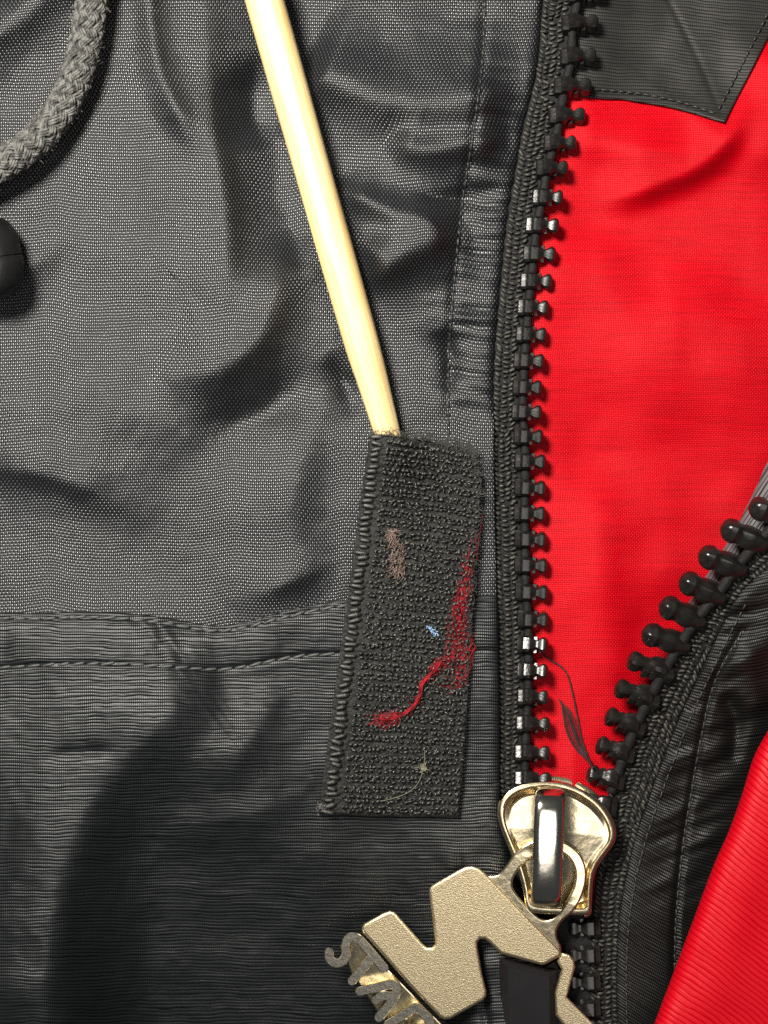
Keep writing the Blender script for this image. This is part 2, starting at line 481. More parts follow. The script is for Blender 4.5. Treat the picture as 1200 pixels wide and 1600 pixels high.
slope_low = lambda X, Y: 0.25 * 65 * np.logaddexp(0, (np.minimum(Y, 1800) - 1200) / 65) * smooth01(800, 540, X)
def hp(X, Y):
    X = np.asarray(X, float); Y = np.asarray(Y, float)
    Z = np.full(X.shape, 62.0)
    f = lambda p, amp, *a, **k: fold(X, Y, p, amp * 4.2, *a, crest=0.16, **k)
    # broad ridge running down beside the stick, and the valley along the stick
    Z += f([(316, -160), (318, -40), (322, 120), (335, 240), (350, 350), (346, 450), (328, 540), (292, 650)], 11, 95, 46, taper=0.42)
    Z += f([(225, -140), (232, 0), (246, 100), (275, 170), (312, 245)], 7, 34, 28, taper=0.25)
    Z += f([(402, 70), (396, 170), (408, 240)], -9, 46, 36, taper=0.4)
    Z += f([(445, -120), (430, 100), (440, 300), (474, 430)], -8, 66, 50, taper=0.2)
    Z += f([(120, -140), (150, 60), (190, 220), (200, 380), (160, 520), (120, 680)], 5, 130, 110, taper=0.45)
    Z += f([(-120, 640), (60, 620), (220, 640), (360, 720)], 6, 90, 110, taper=0.3)
    # pocket under the ridge
    Z += f([(215, 596), (282, 588), (340, 573), (390, 540), (420, 480), (440, 400), (446, 300)], 13, 56, 90, taper=0.36)
    Z += f([(290, 655), (370, 660), (440, 622), (478, 545)], -7, 46, 46, taper=0.4)
    Z += f([(530, 590), (475, 690), (450, 790), (440, 880)], 6, 60, 80, taper=0.4)
    Z += f([(515, 545), (545, 615), (566, 690)], -7, 28, 28, taper=0.4)
    # folds towards the arm
    Z += f([(-160, 712), (0, 727), (90, 742), (165, 772), (260, 830)], 10, 44, 120, taper=0.42)
    Z += f([(340, 950), (430, 916), (500, 886), (590, 842)], 7, 34, 90, taper=0.42)
    Z += f([(-120, 125), (0, 45), (70, -15), (130, -100)], 13, 62, 80, taper=0.1)
    Z += f([(-140, 515), (0, 440), (60, 400), (145, 330)], 7, 46, 100, taper=0.45)
    # across the front, between stick and zip
    Z += f([(470, 100), (560, 142), (640, 158), (820, 150)], 14, 60, 90, taper=0.15)
    Z += f([(600, 212), (660, 234), (730, 226), (800, 215)], 10, 44, 46, taper=0.25)
    Z += f([(640, 298), (700, 310), (800, 305)], -2.6, 15, 15, taper=0.35)
    Z += f([(520, 285), (600, 325), (710, 362)], 10, 38, 32, taper=0.3)
    Z += f([(550, 448), (610, 402), (660, 376), (740, 362)], 16, 56, 66, taper=0.3)
    Z += f([(676, 515), (705, 560), (700, 630)], -5, 22, 22, taper=0.4)
    # lower ribbed panel
    Z += f([(360, 1040), (290, 1090), (190, 1180), (118, 1280), (80, 1385), (62, 1500), (54, 1620), (50, 1800)], 13, 210, 115, taper=0.25)
    Z += f([(470, 1060), (410, 1120), (370, 1180), (330, 1270)], 4, 80, 60, taper=0.4)
    Z += f([(540, 1225), (440, 1262), (350, 1284), (220, 1310)], 4, 50, 80, taper=0.4)
    Z += f([(60, 1185), (120, 1176), (200, 1172)], -2.0, 18, 16, taper=0.4)
    Z -= slope_low(X, Y) * smooth01(60, 260, X)
    Z -= 22 * smooth01(160, -160, X) * smooth01(1150, 1350, Y)
    # seam puckers
    sA = seamA(X); sB = seamB(X)
    mid = np.exp(-((Y - (sA + sB) / 2) / 60) ** 2)
    Z += mid * (2.6 * vnoise(X / 46, Y / 130 + 3) + 0.9 * vnoise(X / 19, Y / 90 + 9))
    Z += 3.5 * np.exp(-((Y - (sA + 30)) / 26) ** 2)
    # placket by the zip: sewn line, puckers and rolled edge
    d, sg, _ = dist_poly(X, Y, STITCH_LINE)
    Z -= 5.0 * np.exp(-(d / 8) ** 2)
    strip = smooth01(-4, 14, -d * sg * -1.0) if False else (X > np.interp(Y, crom(STITCH_LINE, 8)[:, 1], crom(STITCH_LINE, 8)[:, 0]) - 14).astype(float)
    near = np.exp(-(d / 46) ** 2)
    Z += near * (4.5 * vnoise(X / 110 + 5, Y / 28) + 1.2 * vnoise(X / 40, Y / 15 + 7)) * (0.6 + 0.4 * smooth01(150, 330, Y))
    Z -= 18 * smooth01(724, 776, X) * smooth01(640, 720, Y) * smooth01(1330, 1260, Y)
    pk = smooth01(-8, 14, X - np.interp(Y, crom(STITCH_LINE, 8)[:, 1], crom(STITCH_LINE, 8)[:, 0])) * (0.35 * smooth01(60, 160, Y) + 0.65 * smooth01(230, 330, Y)) * smooth01(720, 620, Y)
    Z += pk * 4.6 * np.sin(2 * math.pi * (Y + 11 * vnoise(X / 140, Y / 60) - 0.18 * X) / 27) * (0.5 + 0.5 * vnoise(X / 60 + 9, Y / 45))
    e = xb(Y) - X
    Z -= 26 * np.exp(-np.clip(e, 0, 400) / 6.0) 
    # pressed flat by the stick and by the tab
    a = ((X - STK0[0]) * SD[0] + (Y - STK0[1]) * SD[1]); b = np.abs((X - STK0[0]) * SD[1] - (Y - STK0[1]) * SD[0])
    lim = stick_z(a) - 30 + 60 * smooth01(22, 75, b) + 200 * smooth01(770, 830, a)
    Z = lim - 8 * np.logaddexp(0, (lim - Z) / 8)
    tl = np.interp(Y, [640, 678, 950, 1271, 1310], [590, 579, 541, 498, 494]); 
    inside = smooth01(-110, 0, X - tl) * smooth01(130, 20, X - 738) * smooth01(590, 675, Y) * smooth01(1390, 1280, Y)
    Z = Z * (1 - inside) + (62 - slope_low(X, Y)) * inside
    # overall unevenness
    Z += 3.5 * vnoise(X / 120 + 11, Y / 110) + 1.4 * vnoise(X / 45, Y / 50 + 20) + 0.5 * vnoise(X / 18 + 3, Y / 18)
    return Z

tx0 = lambda y: np.interp(y, [-100, 0, 100, 200, 300, 400, 560, 640, 720, 1000, 1200], [900, 886, 876, 857, 835, 819, 805, 802, 806, 811, 806])
def hl(X, Y):
    """red lining"""
    X = np.asarray(X, float); Y = np.asarray(Y, float)
    Z = np.full(X.shape, 14.0)
    f = lambda p, amp, *a, **k: fold(X, Y, p, amp * 3.6, *a, **k)
    Z += f([(1175, 130), (1135, 212), (1085, 258), (1000, 294), (900, 325)], 11, 90, 26, taper=0.3)
    Z += f([(860, 215), (960, 222), (1080, 232)], 6, 36, 60, taper=0.35)
    Z += f([(1230, 40), (1205, 160), (1195, 320)], 10, 60, 90, taper=0.3)
    Z += f([(920, 320), (935, 430), (985, 560), (1010, 720)], 8, 110, 60, taper=0.4)
    Z += f([(1080, 380), (1060, 540), (1085, 700)], 8, 70, 120, taper=0.4)
    Z += f([(1180, 440), (1165, 600), (1120, 740)], 5, 70, 80, taper=0.4)
    Z += f([(920, 700), (928, 860), (942, 1000), (955, 1200)], 9, 70, 50, taper=0.3)
    Z += f([(1010, 690), (1030, 850), (1000, 1000)], 5, 90, 70, taper=0.4)
    Z += f([(1120, 680), (1075, 800), (1050, 920)], -4, 70, 70, taper=0.4)
    Z += 22 * smooth01(980, 1260, Y) * smooth01(860, 900, X)
    Z += 20 * np.exp(-((X - tx0(Y) - 30) / 60) ** 2)
    Z += 3.0 * vnoise(X / 90 + 3, Y / 120 + 8) + 1.0 * vnoise(X / 35, Y / 40 + 2)
    return Z

# ------------------------------------------------------------------ table top under everything
tb = part("table", [(-9000, -9000, -220), (9000, -9000, -220), (9000, 9000, -220), (-9000, 9000, -220)], [(0, 3, 2, 1)], plain("dark_table", (0.03, 0.028, 0.026), 0.6, nscale=30, col2=(0.045, 0.04, 0.035)), None)
tb["kind"] = "structure"; tb["label"] = "dark table top beneath the jacket"

# ------------------------------------------------------------------ the jacket
jacket = thing("jacket", "black and charcoal nylon jacket lying open over its bright red lining", "jacket", (600, 800, 0))

def rows_grid(xl, xr, y0, y1, ny, nx):
    y = np.linspace(y0, y1, ny)[:, None]; s = np.linspace(0, 1, nx)[None, :]
    Y = np.repeat(y, nx, 1)
    X = xl(Y) + (xr(Y) - xl(Y)) * s
    return X, Y

# red lining
X, Y = rows_grid(lambda y: np.full(y.shape, 700.0), lambda y: np.full(y.shape, 1520.0), -400, 1500, 480, 210)
sheet("lining", X, Y, hl(X, Y), M['red'], jacket, label="bright red woven nylon lining", drop=0)

# neck patch over the lining
s = np.linspace(0, 1, 110)[None, :]; t = np.linspace(0, 1, 150)[:, None]
bot = crom([(840, 150), (905, 151), (960, 155), (1010, 160), (1065, 172), (1130, 193)], 20)
bx = np.interp(s, np.linspace(0, 1, len(bot)), bot[:, 0]); by = np.interp(s, np.linspace(0, 1, len(bot)), bot[:, 1])
tx = 840 + 610 * s; ty = np.full(s.shape, -400.0)
X = tx * (1 - t) + bx * t; Y = ty * (1 - t) + by * t
X += 3 * np.sin(t * 7) * s; Y += 2.0 * vnoise(s * 9 + 0 * t, 0 * s + t * 3) * t
dc, _, _ = dist_poly(X, Y, [(1010, -70), (1045, 0), (1090, 90), (1128, 180)])
Z = hl(X, Y) + 7 - 1.6 * np.exp(-(dc / 4) ** 2) + 2 * vnoise(X / 60, Y / 50)
patch = sheet("neck_patch", X, Y, Z, M['patch'], jacket, drop=9, label="charcoal ribbed corner patch sewn on the red lining")

# upper front panel (woven) and lower front panel (ribbed), one height field
yl = lambda y: np.full(y.shape, -130.0)
s = np.linspace(0, 1, 420)[None, :]
def panel(name, top, bottom, ny, mat, lift, label, drop):
    t = np.linspace(0, 1, ny)[:, None]
    X0 = -430 + (860 + 430) * s + 0 * t
    for _ in range(3):
        Yt = top(X0); Yb = bottom(X0)
        Y = Yt + (Yb - Yt) * t
        X0 = -430 + (xb(Y) + 430) * s
    return sheet(name, X0, Y, hp(X0, Y) + lift(X0, Y), mat, jacket, drop=drop, label=label)
upper = panel("front_panel", lambda x: -400 + 0 * x, lambda x: seamA(x) + 8, 480, M['nylon'], lambda x, y: 0 * x,
              "charcoal plain weave nylon front", 5)
def lift_low(x, y):
    a = y - (seamA(x) - 9)
    return 5.5 * (1 - np.exp(-np.clip(a, 0, 50) / 5)) - 3.2 * np.exp(-((y - seamA(x)) / 4.5) ** 2) - 4.0 * np.exp(-((y - seamB(x)) / 5.0) ** 2) - 2.0 * smooth01(0, 20, y - seamB(x))
lower = panel("lower_panel", lambda x: seamA(x) - 9, lambda x: 1900 + 0 * x, 370, M['faille'], lift_low,
              "black finely ribbed nylon lower front", 6)

# stitches
def stitch_run(path, step, length, r, mat, parent, zfn, name="stitch", tilt=0.25, cover=None, flat=0.8):
    P = resample(crom(path, 10), step)
    V, F = capsule((-length / 2, 0, 0), (length / 2, 0, 0), r, 6, bow=1.0, flat=flat)
    me = mesh_data(name, V * S * np.array([1, -1, 1]), F, mat)
    k = 0
    Pm = (P[:-1] + P[1:]) / 2
    zm = zfn(Pm[:, 0], Pm[:, 1]); zp = zfn(P[:, 0], P[:, 1])
    for i in range(len(P) - 1):
        m = (P[i] + P[i + 1]) / 2; d = P[i + 1] - P[i]
        if cover is not None and not cover(m[0], m[1]): continue
        z = float(zm[i]); z0 = float(zp[i]); z1 = float(zp[i + 1])
        o = bpy.data.objects.new(name, me)
        link(o, parent)
        o.location = W(m[0], m[1], z)
        o.rotation_euler = (0, -math.atan2(z1 - z0, np.hypot(*d)) * 0.8, -math.atan2(d[1], d[0]) + tilt + random.uniform(-.08, .08))
        sc = 1 - z / HC
        o.scale = (sc * random.uniform(.85, 1.1), sc, sc)
        k += 1
    return k

inframe = lambda x, y: -30 < x < 1230 and -30 < y < 1630
tabcover = lambda x, y: inframe(x, y) and not (x > 575 - (y - 680) * 0.135 and 680 < y < 1275 and x < 745)
zlow = lambda x, y: hp(x, y) + lift_low(x, y) + 0.7
stitch_run(SEAM_A, 23, 20, 2.4, M['thread'], lower, zlow, tilt=0.14, cover=tabcover)
stitch_run(SEAM_B, 23, 20, 2.4, M['thread'], lower, zlow, tilt=0.14, cover=tabcover)
stitch_run(STITCH_LINE, 15, 12, 1.9, M['thread_black'], upper, lambda x, y: hp(x, y) + 1.2, tilt=0.1, cover=tabcover)
zpatch = lambda x, y: hl(x, y) + 9
stitch_run([(900, 138), (960, 142), (1010, 148), (1065, 160), (1118, 178)], 13, 11, 1.8, M['thread_black'], patch, zpatch, tilt=0.05)
stitch_run([(1122, 172), (1150, 118), (1190, 40), (1225, -30)], 13, 11, 1.8, M['thread_black'], patch, zpatch, tilt=0.05)

# ------------------------------------------------------------------ zip, left side
LT = [(935, 880, 38), (932, 878, 90), (924, 868, 136), (915, 860, 182), (901, 852, 225), (888, 840, 264), (880, 834, 308), (874, 824, 352),
      (869, 820, 396), (863, 815, 439), (858, 811, 480), (854, 808, 522), (851, 805, 563), (847, 803, 604), (847, 802, 643),
      (849, 805, 681), (853, 806, 720), (853, 806, 761), (853, 805, 801), (854, 806, 841), (856, 806, 882), (857, 807, 924),
      (857, 810, 966), (857, 811, 1007), (857, 811, 1048), (857, 810, 1090), (860, 808, 1132), (860, 806, 1177), (862, 806, 1218)]
LT = [(944, 890, -8)] + LT
ZT = 52.0
ax = np.array([[b, y] for (_, b, y) in LT], float)
axis_l = crom(np.vstack([[912, -120], ax, [812, 1262], [842, 1350], [880, 1430], [884, 1520], [884, 1620], [884, 1740]]), 6)
tx = lambda y: np.interp(y, axis_l[:, 1], axis_l[:, 0])

def make_tape(name, left, right, y0, y1, zfn, label, rowstep=7.6):
    """flat woven strip plus raised yarn stitches"""
    y = np.linspace(y0, y1, 260)[:, None]; q = np.linspace(0, 1, 9)[None, :]
    Y = np.repeat(y, 9, 1); X = left(Y) + (right(Y) - left(Y)) * q
    return sheet(name, X, Y, zfn(X, Y), M['tape_base'], jacket, drop=6, label=label)

def yarns(parent, path_l, path_r, zfn, rows, name="tape_weave"):
    """ladder of short yarns between two edge lines"""
    J = Joined()
    for i in range(rows):
        t = (i + 0.5) / rows
        a = path_l(t); b = path_r(t); a2 = path_l(min(1, t + 0.4 / rows)); b2 = path_r(min(1, t + .4 / rows))
        w = np.linalg.norm(b - a); n = max(2, int(round(w / 11.0)))
        step = np.linalg.norm(path_l(min(1, t + 1 / rows)) - a) if t + 1 / rows < 1 else 7
        along = (path_l(min(1, t + .01)) - path_l(max(0, t - .01))); along /= np.linalg.norm(along) + 1e-9
        cr = (b - a) / w
        for k in range(n):
            c0 = a + (b - a) * ((k + 0.08) / n); c1 = a + (b - a) * ((k + 0.92) / n)
            sh = (0.5 if k % 2 else 0.0) * step
            slant = [0.45, 0.0, -0.35, 0.0, 0.45][k % 5] * step
            jit = rng.normal(0, 0.9, 4)
            slant += rng.normal(0, 0.12) * step
            p0 = c0 + along * (sh - slant) + jit[:2]; p1 = c1 + along * (sh + slant) + jit[2:]
            z0 = zfn(*p0); z1 = zfn(*p1)
            V, F = capsule((*p0, z0 + 1.0), (*p1, z1 + 1.0), rng.uniform(1.7, 2.9), 5, bow=rng.uniform(.6, 2.4))
            J.add(V, F)
    return J.build(name, M['tape'], parent, kind="stuff")

def along(P):
    P = np.asarray(P, float)
    d = np.r_[0, np.cumsum(np.linalg.norm(np.diff(P, axis=0), axis=1))]; d /= d[-1]
    return lambda t: np.array([np.interp(t, d, P[:, k]) for k in range(P.shape[1])])

tape_l = make_tape("zip_tape", lambda y: xb(y) - 22, lambda y: tx(y) + 15 + 40 * smooth01(1370, 1440, y), -400, 1880, lambda X, Y: ZT - 4 + 0 * X,
                   "black woven zip tape along the charcoal front")
yy = np.linspace(-100, 1300, 200)
yarns(tape_l, along(np.column_stack([xb(yy) - 3, yy])), along(np.column_stack([tx(yy) + 3, yy])), lambda x, y: ZT - 3, 182)
bead = resample(np.column_stack([axis_l[:, 0] + 15, axis_l[:, 1]]), 6)
bead = bead[(bead[:, 1] > -100) & (bead[:, 1] < 1240)]
V, F = tube(np.column_stack([bead, np.full(len(bead), ZT + 1)]), 7.5 + 0.9 * np.sin(np.arange(len(bead)) * 2.1), 8)
part("bead_cord", V, F, M['tape_base'], tape_l)

# tooth mesh: x outward along the tooth, y along the tape, z up
def tooth_mesh(name, stretch=1.0, head=1.0, mat=None, stations=None):
    st = [(-3, 10, 6), (-1, 13.2, 9), (5, 13.8, 10), (7, 13.8, 11), (8, 13.0, 14.0), (10.5, 13.0, 16.0), (20, 12.6, 16.2), (23.5, 11.4, 15),
          (27, 8.6, 12.4), (30, 6.9, 11), (33, 6.7, 10.6), (35.5, 8.2, 11), (38, 10.2, 11.4), (41, 11.5, 12), (44.5, 11.7, 12), (47.5, 10.4, 10.6), (49.6, 7.2, 7.4), (50.6, 3.0, 3.4)]
    sec = np.array(rrect(1, 1, 0.42 if stations else 0.30, 2 if stations else 1)); ns = len(sec)
    st = stations or st
    V = []
    for (x, w, h) in st:
        if x > 34: w *= head; h *= head
        for (a, b) in sec: V.append((x * stretch, a * w, b * h))
    F = []
    for i in range(len(st) - 1):
        for j in range(ns):
            k = (j + 1) % ns
            F.append((i * ns + j, i * ns + k, (i + 1) * ns + k, (i + 1) * ns + j))
    F.append(tuple(range(ns))[::-1]); F.append(tuple((len(st) - 1) * ns + j for j in range(ns)))
    n0 = len(V)
    for sy in (() if stations else (-1, 1)):          # shoulder lugs beside the neck
        n = len(V)
        for (x, hw, hz) in ((25, 3.2, 6), (26, 3.6, 7.5), (31, 3.6, 7.5), (32, 2.8, 6)):
            for a, b in ((1, 1), (-1, 1), (-1, -1), (1, -1)): V.append((x * stretch, sy * 9.2 + a * hw, b * hz - 5))
        for i in range(3):
            for j in range(4):
                k = (j + 1) % 4
                F.append((n + i * 4 + j, n + i * 4 + k, n + i * 4 + 4 + k, n + i * 4 + 4 + j))
        F.append((n + 3, n + 2, n + 1, n)); F.append((n + 12, n + 13, n + 14, n + 15))
    return mesh_data(name, np.array(V) * S, F, mat or M['tooth'], sharp=30)

tooth_me = tooth_mesh("tooth")
def place_tooth(me, tip, base, zt, zb, roll, parent, scale=1.0):
    pb = W(*base, zb); pt = W(*tip, zt)
    xa = (pt - pb); L = xa.length; xa.normalize()
    up = Vector((0, 0, 1)); ya = up.cross(xa).normalized(); za = xa.cross(ya)
    R = Matrix((xa, ya, za)).transposed() @ Matrix.Rotation(roll, 3, 'X')
    o = bpy.data.objects.new("tooth", me); link(o, parent)
    sx = L / (50.6 * S)
    o.matrix_basis = Matrix.Translation(pb) @ R.to_4x4() @ Matrix.Diagonal((sx, scale, scale, 1))
    return o
for i, (xt, xl_, y) in enumerate(LT):
    dy = -4 * max(0, (300 - y) / 300) + 2
    r = math.radians(-12 if y < 300 else 6) + random.uniform(-.05, .05)
    if y > 990: r = math.radians(-24)
    lift = 0
    if 1000 < y < 1060: r = math.radians(-13); lift = 9       # two teeth tipped so that they catch the lamp
    place_tooth(tooth_me, (xt, y + dy), (xl_, y - dy * 0.3), ZT + 6 + random.uniform(-2, 2) + lift, ZT + 4, r, tape_l, 0.95)

# ------------------------------------------------------------------ zip, right side
RT = [((1171, 790), (1240, 812)), ((1127, 823), (1196, 850)), ((1092, 865), (1162, 890)), ((1062, 905), (1130, 934)), ((1031, 943), (1098, 972)),
      ((1003, 987), (1074, 1010)), ((981, 1030), (1048, 1052)), ((961, 1073), (1026, 1094)), ((946, 1117), (1004, 1138)), ((932, 1162), (987, 1181)),
      ((917, 1207), (972, 1222)), ((905, 1250), (960, 1262))]
zr_of = lambda y: 60 + 85 * smooth01(1260, 800, np.asarray(y, float))
inner = np.array([b for _, b in RT], float) + np.array([-14, -5])
path_in = crom(np.vstack([[1330, 740], inner, [944, 1300], [932, 1370], [926, 1440], [922, 1520], [921, 1600], [922, 1740]]), 6)
path_out = crom([(1360, 790), (1275, 840), (1200, 890), (1153, 934), (1118, 1002), (1088, 1065), (1060, 1128), (1036, 1190), (1015, 1248), (998, 1300), (982, 1360), (972, 1420), (967, 1500), (968, 1600), (972, 1740)], 6)
pin, pout = along(path_in), along(path_out)
tt = np.linspace(0, 1, 260); q = np.linspace(0, 1, 9)
Pi = np.array([pin(t) for t in tt]); Po = np.array([pout(t) for t in tt])
G = Pi[:, None, :] + (Po - Pi)[:, None, :] * q[None, :, None]
zr2 = lambda x, y: float(zr_of(y)) - 6
tape_r = sheet("zip_tape", G[..., 0], G[..., 1], zr_of(G[..., 1]) - 10, M['tape_base'], jacket, drop=6, label="black woven zip tape along the turned-back edge")
yarns(tape_r, pin, pout, lambda x, y: float(zr_of(y)) - 9, 150)
bd = resample(np.array([p for p in path_in if 760 < p[1] < 1240]), 6)
V, F = tube(np.column_stack([bd + np.array([4, 2]), zr_of(bd[:, 1]) - 2]), 9 + 1.0 * np.sin(np.arange(len(bd)) * 2.1), 8)
part("bead_cord", V, F, M['tape_base'], tape_r)
tooth_r = tooth_mesh("tooth", stations=[(-2, 7, 5), (0, 10, 8), (6, 12.5, 10.5), (13, 14, 12.5), (20, 14, 13), (25, 12.6, 12.4), (28.5, 11.2, 11.6), (31, 11.0, 11.4),
    (34, 12.4, 12.4), (36, 13.6, 13.4), (36.8, 13.9, 13.7), (37.8, 13.9, 13.7), (38.6, 13.6, 13.4), (42, 13.2, 13), (45.5, 11.6, 11.4), (48.3, 8.4, 8.2), (50, 4.6, 4.6), (50.6, 1.5, 1.5)])
for i, (tp, bs) in enumerate(RT):
    k = 1 - i / (len(RT) - 1)
    z = float(zr_of(bs[1]))
    place_tooth(tooth_r if i < 6 else tooth_me, tp, bs, z - 4 + 10 * k, z - 4, math.radians(20 + 45 * k), tape_r, 1.15 - 0.12 * (1 - k))
# closed teeth under the slider
for i, y in enumerate((1448, 1490, 1532, 1574, 1616)):
    place_tooth(tooth_me, (888, y + 1), (936, y), 50, 52, 0.1, tape_r, 1.0)

# grey panel edge seen behind the turned-back teeth
P0 = crom([(1330, 560), (1255, 640), (1205, 712), (1182, 760), (1160, 805), (1135, 850), (1100, 905), (1060, 965)], 10)
P1 = crom([(1420, 640), (1360, 720), (1300, 780), (1265, 820), (1230, 860), (1190, 900), (1150, 950), (1100, 1010)], 10)
q = np.linspace(0, 1, 16)
G = P0[:, None, :] + (P1 - P0)[:, None, :] * q[None, :, None]
Z = 70 + 22 * (1 - np.exp(-q[None, :] * 6)) + 0 * G[..., 0] + 2 * vnoise(G[..., 0] / 30, G[..., 1] / 30)
M['fold_grey'] = ribbed("grey_ribbed_fold", 6.5, (0.02, 0.019, 0.022), (0.10, 0.095, 0.10), 1.3, 0.5, 0.5, angle=math.radians(-58))
sheet("panel_fold", G[..., 0], G[..., 1], Z, M['fold_grey'], jacket, drop=30, label="grey ribbed fold behind the turned-back teeth")

# black facing between the tape and the red flap
Po_ = crom([(1340, 800), (1275, 838), (1195, 892), (1150, 936), (1115, 1004), (1085, 1067), (1057, 1130), (1033, 1192), (1012, 1250), (994, 1302), (979, 1362), (968, 1424), (963, 1502), (964, 1602), (968, 1740)], 10)
Pr_ = crom([(1480, 840), (1440, 880), (1420, 940), (1400, 1000), (1370, 1060), (1340, 1120), (1300, 1190), (1270, 1250), (1240, 1310), (1215, 1370), (1190, 1440), (1165, 1510), (1140, 1600), (1120, 1680), (1100, 1760)], 10)
q = np.linspace(0, 1, 90)
tt = np.linspace(0, 1, 300)
A_, B_ = along(Po_), along(Pr_)
G = np.array([[A_(t) + (B_(t) - A_(t)) * k for k in q] for t in tt])
X, Y = G[..., 0], G[..., 1]
FST = [(1160, 985), (1118, 1062), (1096, 1150), (1080, 1240), (1066, 1330), (1056, 1440), (1054, 1560), (1056, 1700)]
def hf(X, Y):
    A1 = crom(Po_[::10], 1)
    d0 = dist_poly(X, Y, Po_[::6], 1)[0]
    Z = zr_of(Y) - 4 + 8 * (1 - np.exp(-d0 / 7.0)) 
    d, sg, _ = dist_poly(X, Y, FST)
    Z -= 6 * np.exp(-(d / 6) ** 2)
    wr = np.exp(-((d - 22) / 34) ** 2) * smooth01(1480, 1250, Y)
    Z += wr * (8 * vnoise(X / 95 + 2, (Y + 0.25 * X) / 26) + 3 * vnoise(X / 60, (Y + 0.3 * X) / 12 + 4))
    Z += fold(X, Y, [(1130, 1080), (1150, 1130), (1140, 1200)], -12, 14, 14)
    Z += fold(X, Y, [(1180, 1000), (1170, 1060), (1190, 1120)], 9, 26, 20)
    Z += 3 * vnoise(X / 60, Y / 60 + 6)
    Z -= 30 * smooth01(60, 220, d0) 
    return Z
facing = sheet("facing", X, Y, hf(X, Y), M['facing'], jacket, U=X * 0.96 + Y * 0.28, Vv=Y * 0.96 - X * 0.28 + 0.02 * (X - 1080) ** 2 * 0.1, drop=5, label="black ribbed facing with puckered seam")
stitch_run(FST, 14, 12, 1.7, M['thread_black'], facing, lambda x, y: hf(x, y) + 1.0, tilt=0.1, cover=inframe)
stitch_run([(p[0] + 16, p[1] + 6) for p in Po_[30::8]], 14, 12, 1.6, M['thread_black'], facing, lambda x, y: hf(x, y) + 1.0, tilt=0.1, cover=inframe)

# red flap rolled over at the corner
E = crom([(1330, 880), (1290, 980), (1240, 1070), (1203, 1136), (1178, 1182), (1158, 1245), (1138, 1300), (1115, 1352), (1085, 1432), (1055, 1512), (1025, 1592), (990, 1690), (960, 1770)], 10)
E = resample(E, 5)
T = np.gradient(E, axis=0); T /= np.linalg.norm(T, axis=1)[:, None]
Nn = np.column_stack([-T[:, 1], T[:, 0]])
Nn *= np.sign((np.array([1400, 1500]) - E) @ np.array([1, 0]) * 0 + Nn[:, 0])[:, None]
R0 = 34.0; prof = []
for a in np.linspace(-120, 90, 22):
    ar = math.radians(a); prof.append((R0 - R0 * math.cos(ar) , R0 * math.sin(ar)))
prof = [(-R0 * math.cos(math.radians(a)) + R0 if a <= 90 else 0, R0 * math.sin(math.radians(a))) for a in np.linspace(-110, 90, 22)]
for d in np.linspace(6, 330, 60): prof.append((R0 + d, R0 + 10 * (1 - math.exp(-d / 60)) - 0.02 * d))
prof = np.array(prof)
X = E[:, None, 0] + Nn[:, None, 0] * prof[None, :, 0]; Y = E[:, None, 1] + Nn[:, None, 1] * prof[None, :, 0]
zb = 108 + 0 * Y
Z = 118 + prof[None, :, 1] + 3 * vnoise(X / 80, Y / 90) + fold(X, Y, [(1230, 1180), (1190, 1300), (1140, 1480), (1090, 1620)], 5, 40, 40)
sheet("red_flap", X, Y, Z, M['redrib'], jacket, drop=0, label="red ribbed nylon flap rolled over at its edge")

# ------------------------------------------------------------------ hook tape tab
TL = crom([(579, 678), (566, 760), (553, 860), (541, 950), (524, 1070), (512, 1160), (503, 1230), (498, 1271)], 12)
TR = crom([(741, 706), (751, 745), (750, 800), (743, 880), (739, 960), (733, 1050), (728, 1130), (722, 1210), (716, 1276)], 12)
la, ra = along(TL), along(TR)
def tab_pt(a, t):
    p = la(t) + (ra(t) - la(t)) * a
    p = p + np.array([0, -4.0 * math.sin(math.pi * a) * (1 - t)])
    return p
def htab(X, Y):
    X = np.asarray(X, float); Y = np.asarray(Y, float)
    Z = 82 + 3 * vnoise(X / 70, Y / 80 + 4)
    Z = Z - slope_low(X, Y)
    d = np.hypot((X - 606) / 52, np.clip(Y - 690, 0, 500) / 80)
    Z = Z + 38 * np.exp(-d ** 2)
    return Z
q = np.linspace(0, 1, 60); tt = np.linspace(0, 1, 200)
G = np.array([[tab_pt(a, t) for a in q] for t in tt])
tab = sheet("hook_tape", G[..., 0], G[..., 1], htab(G[..., 0], G[..., 1]), M['hook_ground'], jacket, drop=16, label="black hook tape tab covered in lint")

